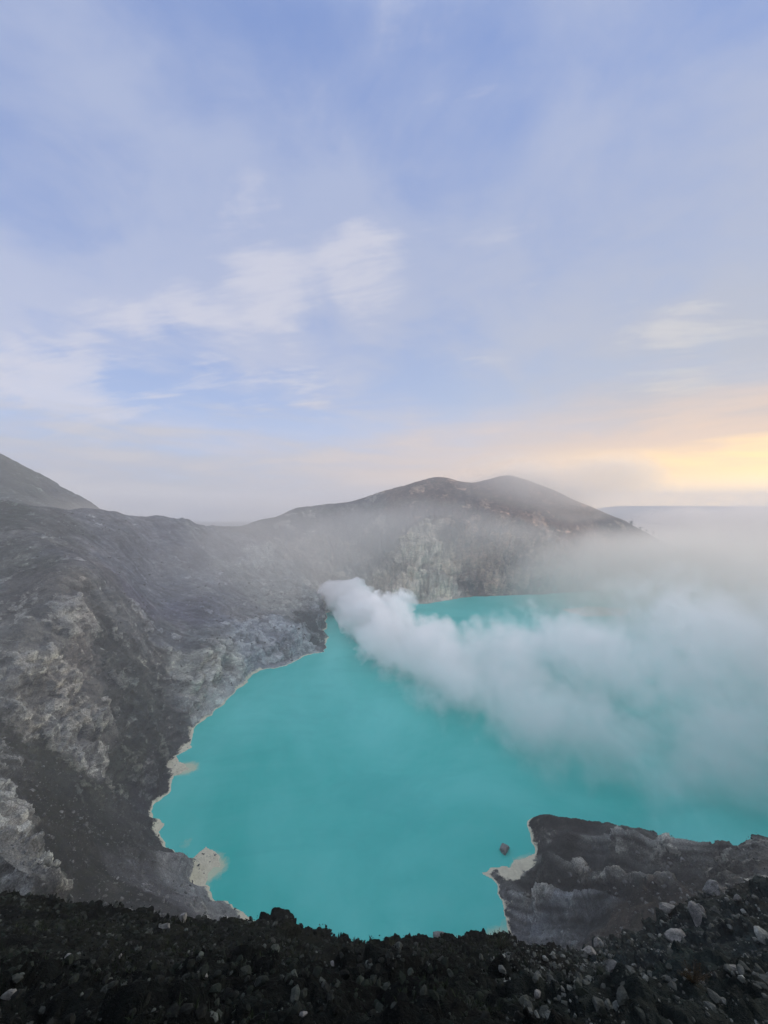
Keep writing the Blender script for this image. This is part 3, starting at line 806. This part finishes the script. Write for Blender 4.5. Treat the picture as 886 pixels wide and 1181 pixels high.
# ------------------------------------------------------------------ rocks
def ico(sub):
    bm = bmesh.new(); bmesh.ops.create_icosphere(bm, subdivisions=sub, radius=1.0)
    v = np.array([x.co[:] for x in bm.verts]); f = np.array([[x.index for x in q.verts] for q in bm.faces])
    bm.free(); return v, f
ICO = {k: ico(k) for k in (1, 2, 3, 4)}
def rock_verts(seed, sub=2, cuts=7, rough=0.12, squash=(1, .85, .7)):
    r_ = np.random.default_rng(seed)
    v, f = ICO[sub]; v = v.copy()
    for _ in range(cuts):                       # broken faces
        n = r_.normal(size=3); n /= np.linalg.norm(n); h = r_.uniform(0.38, 0.80)
        dd = v @ n
        over = dd > h
        v[over] -= np.outer((dd[over] - h) * 0.92, n)
    v *= 1 + (perlin(v * 1.7 + seed) * rough + perlin(v * 4.3 + seed) * rough * .5)[:, None]
    v *= np.array(squash) * r_.uniform(.85, 1.15, 3)
    return v, f

# the grid vertex seen at a given bearing and drop angle (first surface met)
PXg = 443 + F * PG[..., 0] / np.maximum(PG[..., 1], .1)
PYg = 584 + F * (CAM_Z - PG[..., 2]) / np.maximum(PG[..., 1], .1)
bpy.context.view_layer.update()
def station(px, py, ymin=2.0):
    """where the sight line of that bearing and drop angle first meets the ground"""
    for k in range(12):
        dr = Vector(((px - 443) / F, 1.0, -(py + k - 584) / F)).normalized()
        ok, p, n, i = terrain_obj.ray_cast(Vector((0, 0, CAM_Z)), dr)
        if ok and ymin < p.y < 2000 and p.z > 0.05:
            return np.array(p[:]), np.array(n[:])
    raise ValueError('no ground at %s %s' % (px, py))

def scatter(n, vsel, size_fn, seed, subs=(1, 2), sink=0.3, smooth_=False):
    """many stones in one mesh: vsel -> flat vertex ids, size_fn(dist, r) -> radius"""
    r_ = np.random.default_rng(seed)
    protos = [rock_verts(seed * 50 + k, subs[k % len(subs)], 14, .07, (1, .75, .66)) for k in range(10)]
    ids = r_.choice(vsel, n)
    Vs, Fs = [], []; off = 0
    for q in range(10):
        pv, pf = protos[q]
        my = ids[q::10]
        c = Pd[my] + r_.normal(size=(len(my), 3)) * (dist[my] * .003)[:, None] * np.array([1, 1, 0])
        s = size_fn(dist[my], r_.random(len(my)))
        a = r_.uniform(0, 2 * math.pi, len(my)); b_ = r_.uniform(-.6, .6, len(my))
        ca, sa = np.cos(a), np.sin(a); cb, sb = np.cos(b_), np.sin(b_)
        Rm = np.zeros((len(my), 3, 3))
        Rm[:, 0, 0] = ca; Rm[:, 0, 1] = -sa * cb; Rm[:, 0, 2] = sa * sb
        Rm[:, 1, 0] = sa; Rm[:, 1, 1] = ca * cb; Rm[:, 1, 2] = -ca * sb
        Rm[:, 2, 1] = sb; Rm[:, 2, 2] = cb
        vv = np.einsum('nij,kj->nki', Rm, pv) * s[:, None, None] + c[:, None, :]
        vv[..., 2] += (s * (0.5 - sink))[:, None]
        Vs.append(vv.reshape(-1, 3))
        Fs.append((pf[None] + (np.arange(len(my)) * len(pv))[:, None, None] + off).reshape(-1, 3))
        off += len(my) * len(pv)
    return np.concatenate(Vs), np.concatenate(Fs)

Yf = Pd[:, 1]; inview = (np.abs(U.ravel()) < 1.25)
fg = np.nonzero((Yf > 1.5) & (Yf < 34) & inview & (PXg.ravel() + (Yf < 9) * -90 + perlin(Pd / 4.0) * 90 < 660))[0]
v, f = scatter(38000, fg, lambda D_, r: D_ * (0.0014 + 0.0075 * r ** 5), 1, (1, 2, 2), .42)
link('rubble', mesh_from('rubble', v, f, False), M_DARKROCK, kind='stuff')
fr = np.nonzero((Yf > 1.5) & (Yf < 66) & inview & (PXg.ravel() + perlin(Pd / 4.0) * 90 > 600))[0]
v, f = scatter(20000, fr, lambda D_, r: D_ * (0.0018 + 0.0085 * r ** 6), 2, (1, 2, 2), .42)
link('scree', mesh_from('scree', v, f, False), M_GREYROCK, kind='stuff')
fm = np.nonzero((Yf > 66) & (Yf < 190) & inview & (d.ravel() > 3) & (steep.ravel() < .9))[0]
v, f = scatter(9000, fm, lambda D_, r: D_ * (0.0014 + 0.008 * r ** 9), 3, (1, 1))
link('scree', mesh_from('slope_scree', v, f, False), M_MIDROCK, kind='stuff')
fl = np.nonzero((Yf > 190) & (Yf < 700) & inview & (d.ravel() > 2) & (Xg.ravel() < 0))[0]
v, f = scatter(9000, fl, lambda D_, r: D_ * (0.0010 + 0.0045 * r ** 8), 4, (1, 1))
link('scree', mesh_from('crater_wall_scree', v, f, False), M_MIDROCK, kind='stuff')

# low scrub: tufts of narrow blades
def blades(n, vsel, h, seed, nb=9):
    r_ = np.random.default_rng(seed)
    ids = r_.choice(vsel, n)
    c = Pd[ids]; D_ = dist[ids]
    Vs = []
    for k in range(nb):
        a = r_.uniform(0, 6.28, n); lean = r_.uniform(.15, .9, n)
        L = D_ * h * r_.uniform(.5, 1.2, n); wd = L * .07
        dx_, dy_ = np.cos(a), np.sin(a)
        b0 = c + np.stack([dx_, dy_, 0 * a], 1) * (L * .12)[:, None]
        tip = b0 + np.stack([dx_ * lean * L, dy_ * lean * L, L * (1.1 - lean * .6)], 1)
        side = np.stack([-dy_, dx_, 0 * a], 1) * wd[:, None]
        mid = (b0 + tip) / 2 + np.array([0, 0, 1]) * (L * .12)[:, None]
        Vs.append(np.stack([b0 - side, b0 + side, mid + side * .8, mid - side * .8, tip], 1))
    VV = np.concatenate(Vs)
    q = len(VV)
    base = (np.arange(q) * 5)[:, None]
    tri = np.concatenate([base + np.array([[0, 1, 2]]), base + np.array([[0, 2, 3]]), base + np.array([[3, 2, 4]])])
    return VV.reshape(-1, 3), tri

def leaf_mat(name, ca, cb):
    m, t, b = new_mat(name)
    g = t.n.new('ShaderNodeNewGeometry')
    c = t.mix(g.outputs['Random Per Island'], ca, cb)
    t.put(b.inputs['Base Color'], c)
    b.inputs['Roughness'].default_value = 0.8
    b.inputs['Specular IOR Level'].default_value = 0.05
    return m
M_SCRUB = leaf_mat('dark_scrub', (0.006, 0.010, 0.006), (0.022, 0.030, 0.017))
vn = perlin(Pd[fg] / 3.0)
v, f = blades(2600, fg[vn > 0.25], 0.007, 8)
link('ground_cover', mesh_from('ground_cover', v, f, False), M_SCRUB, kind='stuff')

# single boulders that stand out
def boulder(px, py, size, mat, seed, label, name='boulder', cat='boulder', sub=3, squash=(1, .85, .8), cuts=9, group=None, sink=.12):
    p, n = station(px, py)
    r = size / 2 / F * p[1]
    vv, ff = rock_verts(seed, sub, cuts, .16, squash)
    vv = vv * r
    me = mesh_from(name, vv, ff, False)
    o = link(name, me, mat, label=label, cat=cat, group=group, loc=(p[0], p[1], p[2] + r * (0.6 - sink)))
    return o
boulder(211, 1062, 13, M_PALEROCK, 101, 'pale upright rock standing on the foreground crest above the left shore', squash=(.7, .7, 1.2))
boulder(192, 1070, 11, M_MIDROCK, 102, 'low grey slab left of the pale upright rock on the crest', squash=(1.4, .8, .5))
boulder(805, 1064, 26, M_PALEROCK, 103, 'large blocky grey boulder with a pale top on the right slope', squash=(.85, .8, 1.1), cuts=7, sub=4)
boulder(783, 1085, 22, M_PALEROCK, 104, 'sloping grey boulder just below and left of the large blocky one', squash=(1.3, .8, .7), sub=4)
boulder(822, 1030, 24, M_PALEROCK, 105, 'pale rounded boulder at the left end of the upper right ridge', squash=(.7, .8, 1.1), sub=4)
boulder(692, 1092, 15, M_PALEROCK, 106, 'pale jagged boulder right of the blue grey outcrop', squash=(1.0, .8, .9))
boulder(706, 1118, 14, M_PALEROCK, 107, 'pale pointed boulder alone in the dark rubble of the lower right slope', squash=(1.2, .8, .8))
boulder(680, 1100, 15, M_PALEROCK, 108, 'broken pale boulder beside the jagged one near the dark bush', squash=(1.1, .8, .7))
boulder(850, 1038, 11, M_MIDROCK, 109, 'small grey boulder right of the pale rounded one on the upper ridge')
boulder(770, 1050, 14, M_MIDROCK, 110, 'flat grey boulder on the ridge line left of the large blocky boulder', squash=(1.4, .8, .5))
boulder(845, 1120, 14, M_MIDROCK, 111, 'grey boulder in rubble above right of the brown bush', squash=(1.2, .9, .6))
boulder(878, 1085, 22, M_GREYROCK, 112, 'dark grey boulder cut by the right edge of the photo', sub=4)
boulder(79, 1104, 7, M_PALEROCK, 113, 'small round pale stone in black rubble at lower left')
boulder(138, 1105, 6, M_PALEROCK, 114, 'small pale stone right of the round one in the black rubble')
boulder(236, 1128, 8, M_PALEROCK, 115, 'small pale angular stone in black rubble below the upright rock')
boulder(350, 1172, 9, M_PALEROCK, 116, 'whitish stone at the bottom edge left of centre')
boulder(384, 1113, 6, M_PALEROCK, 117, 'tiny pale upright stone below the crest dip left of centre')
boulder(10, 1150, 14, M_MIDROCK, 118, 'grey stone at the lower left corner of the rubble')
boulder(540, 1160, 9, M_MIDROCK, 119, 'grey stone near the bottom edge right of centre')
boulder(620, 1150, 11, M_MIDROCK, 120, 'grey stone in the rubble at the bottom below the dark bush')
# ------------------------------------------------------------------ islets in the lake
def islet(px, py, rx, ry, h, mat, seed, name, label, cat):
    Y = CAM_Z * F / (py - 584); X = (px - 443) / F * Y
    vv, ff = rock_verts(seed, 4, 6, .22, (1, 1, 1))
    vv = vv * np.array([rx, ry, h])
    return link(name, mesh_from(name, vv, ff, False), mat, label=label, cat=cat, loc=(X, Y, h * .12))
islet(582, 981, 3.0, 3.4, 2.6, M_MIDROCK, 41, 'rock_stack', 'round dark rock standing alone in the water beside the sandy tip of the spur', 'rock')
islet(507, 1081, 3.0, 3.2, 2.2, M_PALEROCK, 42, 'rock_stack', 'small pale crusted rock in the water just beyond the foreground crest', 'rock')
def sandbank():
    m, t, b = new_mat('pale_mud')
    g = t.n.new('ShaderNodeNewGeometry')
    n = t.noise(g.outputs['Position'], 0.12, 6, 0.65)
    t.put(b.inputs['Base Color'], t.mix(t.maprange(n, .35, .65), (0.42, 0.40, 0.32), (0.62, 0.60, 0.50)))
    b.inputs['Roughness'].default_value = 0.9
    Y0 = CAM_Z * F / (705 - 584); X0 = (690 - 443) / F * Y0
    ns, nr = 96, 18
    V_ = [(0, 0, .9)]; F_ = []
    for j in range(1, nr + 1):
        s = j / nr
        for i in range(ns):
            a = 2 * math.pi * i / ns
            w_ = 1 + .16 * math.sin(2 * a + 1) + .09 * math.sin(5 * a) + .05 * math.sin(11 * a + 2)
            zz_ = 1.0 * (1 - s) ** .6 + .5 * math.exp(-((s - .75) / .12) ** 2) - .25 * (s > .97)
            V_.append((56 * s * w_ * math.cos(a), 38 * s * w_ * math.sin(a), zz_))
    for i in range(ns):
        F_.append((0, 1 + i, 1 + (i + 1) % ns, 1 + (i + 1) % ns))
    me = bpy.data.meshes.new('sandbank')
    fcs = [(0, 1 + i, 1 + (i + 1) % ns) for i in range(ns)]
    for j in range(nr - 1):
        for i in range(ns):
            a_ = 1 + j * ns + i; b__ = 1 + j * ns + (i + 1) % ns
            fcs.append((a_, a_ + ns, b__ + ns, b__))
    me.from_pydata(V_, [], fcs); me.update()
    link('sandbank', me, m, kind='structure', loc=(X0, Y0, 0.0))
sandbank()

# ------------------------------------------------------------------ shrubs and far trees
def shrub(px, py, wpx, hpx, mat, seed, label):
    p, n = station(px, py)
    s = p[1] / F
    W, H = wpx * s / 2, hpx * s
    r_ = np.random.default_rng(seed)
    root = link('shrub', None, label=label, cat='shrub', loc=tuple(p - np.array([0, 0, H * .1])))
    nl = 900
    # leaves on arching twigs
    L = []; S = []
    for k in range(46):
        a = r_.uniform(0, 6.28); tip = np.array([math.cos(a) * W * r_.uniform(.3, 1), math.sin(a) * W * .7 * r_.uniform(.3, 1), H * r_.uniform(.5, 1.1)])
        S.append(tip)
        for j in range(nl // 46):
            tt = r_.uniform(.35, 1)
            L.append(tip * np.array([tt, tt, tt ** .7]) + r_.normal(size=3) * H * .05)
    L = np.array(L); n_ = len(L)
    a = r_.normal(size=(n_, 3)); a /= np.linalg.norm(a, axis=1)[:, None]; a[:, 2] += .5
    b = np.cross(a, r_.normal(size=(n_, 3))); b /= np.linalg.norm(b, axis=1)[:, None]
    ls = H * .10
    VV = np.stack([L - b * ls * .22, L + a * ls * .5 - b * 0, L + b * ls * .22 + a * ls * .5, L + a * ls], 1)
    F_ = (np.arange(n_) * 4)[:, None] + np.array([[0, 1, 3, 2]])
    link('foliage', mesh_from('foliage', VV.reshape(-1, 3), F_, False), mat, parent=root)
    vs, fs = [], []
    for tip in S:
        k = len(vs)
        w_ = H * .02
        mid = tip * .5 + np.array([0, 0, H * .1])
        for c_, ww in ((np.zeros(3), w_), (mid, w_ * .7), (tip, w_ * .2)):
            vs += [c_ + np.array([ww, 0, 0]), c_ + np.array([-ww * .5, ww * .8, 0]), c_ + np.array([-ww * .5, -ww * .8, 0])]
        for q in (0, 3):
            for e in range(3):
                fs.append((k + q + e, k + q + (e + 1) % 3, k + q + 3 + (e + 1) % 3, k + q + 3 + e))
    link('stem', mesh_from('stem', np.array(vs), np.array(fs), False), M_BARK, parent=root)
M_BARK = rock_mat('bark', (0.03, 0.026, 0.02), (0.07, 0.06, 0.05), 6)
M_BROWN = leaf_mat('rusty_brown_leaves', (0.020, 0.014, 0.006), (0.060, 0.040, 0.018))
M_GREEN = leaf_mat('dark_green_leaves', (0.012, 0.020, 0.010), (0.040, 0.055, 0.026))
shrub(577, 1094, 30, 16, M_GREEN, 1, 'dark spiky bush on the crest where the spur meets the foreground')
shrub(800, 1133, 44, 18, M_BROWN, 2, 'low rusty brown bush in the rubble of the lower right slope')
shrub(452, 1091, 16, 8, M_GREEN, 3, 'small dark tuft on the crest in the middle of the picture')

def tree(px, py, hpx, seed, label, group=None):
    p, n = station(px, py + 1, 900)
    H = hpx * p[1] / F
    r_ = np.random.default_rng(seed)
    root = link('tree', None, label=label, cat='tree', group=group, loc=tuple(p - np.array([0, 0, H * .05])))
    vs, fs = [], []
    def limb(a, b, ra, rb):
        k = len(vs)
        for c_, ww in ((a, ra), (b, rb)):
            for e in range(5):
                an = e * 6.283 / 5
                vs.append(c_ + np.array([math.cos(an) * ww, math.sin(an) * ww, 0]))
        for e in range(5):
            fs.append((k + e, k + (e + 1) % 5, k + 5 + (e + 1) % 5, k + 5 + e))
    top = np.array([r_.normal() * H * .05, 0, H * .9])
    limb(np.zeros(3), top, H * .035, H * .008)
    L = []
    for k in range(9):
        t_ = r_.uniform(.4, .95); a = r_.uniform(0, 6.28)
        b0 = top * t_; tip = b0 + np.array([math.cos(a), math.sin(a), .6]) * H * .30 * (1.15 - t_)
        limb(b0, tip, H * .012, H * .004)
        for j in range(26):
            L.append(tip + r_.normal(size=3) * H * .075)
    L = np.array(L); n_ = len(L)
    a = r_.normal(size=(n_, 3)); b = r_.normal(size=(n_, 3)); ls = H * .035
    VV = np.stack([L - a * ls * .5, L + b * ls * .5, L + a * ls * .5, L - b * ls * .5], 1)
    link('trunk', mesh_from('trunk', np.array(vs), np.array(fs), False), M_BARK, parent=root)
    link('crown', mesh_from('crown', VV.reshape(-1, 3), (np.arange(n_) * 4)[:, None] + np.arange(4)[None], False), M_GREEN, parent=root)
tree(729, 608, 10, 1, 'taller bare topped tree standing on the misty right shoulder of the mountain')
for k, (px, py, h, lab) in enumerate(((716, 603, 5, 'tiny tree in the mist uphill and left of the tall bare topped one'), (739, 612, 7, 'bushy tree in the mist just downhill of the tall bare topped one'),
                                  (746, 615, 6, 'middle tree of the misty row below the tall bare topped one'), (753, 618, 7, 'next to last tree down the misty right shoulder'),
                                  (760, 621, 6, 'lowest and rightmost tree of the row on the misty shoulder'))):
    tree(px, py, h, 10 + k, lab, 'trees on the misty mountain shoulder')

# ------------------------------------------------------------------ steam, mist and haze
def blob_volume(name, blobs, hull_grow, voxel, build, step):
    bm = bmesh.new()
    for (x, y, z, rx, ry, rz) in blobs:
        g = bmesh.ops.create_icosphere(bm, subdivisions=3, radius=1.0)
        for v_ in g['verts']:
            v_.co = Vector((x + v_.co.x * rx * hull_grow, y + v_.co.y * ry * hull_grow, z + v_.co.z * rz * hull_grow))
    me = bpy.data.meshes.new(name); bm.to_mesh(me); bm.free()
    o = bpy.data.objects.new(name, me); col.objects.link(o)
    md = o.modifiers.new('r', 'REMESH'); md.mode = 'VOXEL'; md.voxel_size = voxel
    dg = bpy.context.evaluated_depsgraph_get()
    me2 = bpy.data.meshes.new_from_object(o.evaluated_get(dg))
    o.modifiers.clear(); o.data = me2
    m = bpy.data.materials.new(name); m.use_nodes = True
    t = NT(m.node_tree); m.node_tree.nodes.clear()
    g = t.n.new('ShaderNodeTexCoord'); pos = g.outputs['Object']
    acc = None
    for (x, y, z, rx, ry, rz) in blobs:
        q = t.vmath('MULTIPLY_ADD', pos, (1 / rx, 1 / ry, 1 / rz), (-x / rx, -y / ry, -z / rz))
        L = t.vmath('LENGTH', q, out=1)
        acc = L if acc is None else t.math('SMOOTH_MIN', acc, L, 0.25)
    field = t.math('SUBTRACT', 1.0, acc)
    dens, colr, anis = build(t, pos, field)
    pv = t.n.new('ShaderNodeVolumePrincipled')
    pv.inputs['Color'].default_value = (*colr, 1)
    pv.inputs['Anisotropy'].default_value = anis
    t.put(pv.inputs['Density'], dens)
    out = t.n.new('ShaderNodeOutputMaterial'); t.l.new(pv.outputs[0], out.inputs['Volume'])
    m.cycles.volume_step_rate = step
    o.data.materials.clear(); o.data.materials.append(m)
    o['kind'] = 'stuff'
    return o

plume = [(-120, 774, 10, 20, 18, 20), (-100, 750, 26, 30, 28, 28), (-50, 742, 42, 20, 20, 18), (-70, 708, 28, 38, 34, 30), (-38, 645, 30, 42, 44, 34), (26, 612, 44, 26, 26, 22), (-12, 575, 30, 48, 56, 36),
         (18, 505, 26, 54, 62, 40), (55, 445, 24, 60, 68, 40), (92, 382, 20, 60, 72, 40), (140, 332, 18, 66, 74, 44), (190, 300, 16, 74, 74, 46), (250, 285, 20, 84, 78, 50),
         (330, 300, 26, 110, 100, 60), (140, 425, 28, 76, 78, 48), (235, 420, 32, 105, 105, 56), (370, 400, 40, 150, 140, 84), (500, 360, 46, 170, 160, 104), (450, 455, 36, 120, 95, 50)]
def plume_build(t, pos, field):
    x, y, z = t.sep(pos)
    # age of the steam: 0 at the vents, 1 far down wind
    age = t.maprange(t.math('MULTIPLY_ADD', y, -1.0, x), -880, 40, 0, 1)
    nb = t.noise(pos, 0.022, 5, 0.55, 0.8)
    nf = t.noise(t.vmath('ADD', pos, (9, 90, 4)), 0.075, 4, 0.6, 0.3)
    n = t.math('ADD', t.math('MULTIPLY', t.math('SUBTRACT', nb, 0.5), t.math('MULTIPLY_ADD', age, 0.6, 1.8)), t.math('MULTIPLY', t.math('SUBTRACT', nf, 0.5), 1.15))
    f = t.math('ADD', field, t.math('ADD', n, t.math('MULTIPLY', age, 0.05)))
    edge = t.math('MULTIPLY_ADD', t.math('POWER', age, 1.6), 1.25, 0.07)
    s = t.maprange(f, 0.02, edge, 0, 1, True)
    amp = t.math('MULTIPLY_ADD', t.math('POWER', t.math('SUBTRACT', 1.0, age), 2.0), 0.12, 0.0165)
    wet = t.maprange(z, -2, 12, 0.35, 1.0)
    return t.math('MULTIPLY', t.math('MULTIPLY', s, amp), wet), (0.994, 0.996, 0.998), 0.0
blob_volume('steam_plume', plume, 1.22, 9.0, plume_build, 0.13)

mist = [(620, 740, 50, 420, 440, 125), (760, 430, 50, 440, 400, 140), (60, 980, 120, 360, 250, 110), (-220, 780, 100, 320, 310, 130), (460, 1190, 240, 310, 210, 125),
        (-560, 740, 150, 260, 120, 80), (640, 1110, 285, 210, 110, 85), (1500, 1300, 80, 800, 700, 160)]
def mist_build(t, pos, field):
    x, y, z = t.sep(pos)
    n = t.noise(t.vmath('MULTIPLY', pos, (1, 1, 1.8)), 0.0045, 4, 0.55, 0.5)
    s = t.maprange(t.math('ADD', field, t.math('MULTIPLY', t.math('SUBTRACT', n, 0.5), 0.9)), 0.0, 0.6, 0, 1, True)
    side = t.maprange(t.math('MULTIPLY_ADD', y, -0.18, x), -230, 330, 0.30, 1.0, True)
    return t.math('MULTIPLY', t.math('MULTIPLY', s, side), 0.0074), (0.93, 0.875, 0.81), 0.0
blob_volume('mist', mist, 1.1, 40.0, mist_build, 0.6)

bm = bmesh.new(); bmesh.ops.create_cube(bm, size=1.0)
for v_ in bm.verts:
    v_.co = Vector((v_.co.x * 24000, -70 + (v_.co.y + .5) * 5200, -16 + (v_.co.z + .5) * 390))
me = bpy.data.meshes.new('haze'); bm.to_mesh(me); bm.free()
hz = bpy.data.materials.new('haze'); hz.use_nodes = True
t = NT(hz.node_tree); hz.node_tree.nodes.clear()
pv = t.n.new('ShaderNodeVolumePrincipled'); pv.inputs['Color'].default_value = (0.72, 0.74, 0.79, 1)
pv.inputs['Density'].default_value = 0.00034; pv.inputs['Anisotropy'].default_value = 0.0
out = t.n.new('ShaderNodeOutputMaterial'); t.l.new(pv.outputs[0], out.inputs['Volume'])
hz.cycles.homogeneous_volume = True
link('haze', me, hz, kind='stuff')
print('terrain z range', Pd[:, 2].min(), Pd[:, 2].max(), len(Pd))
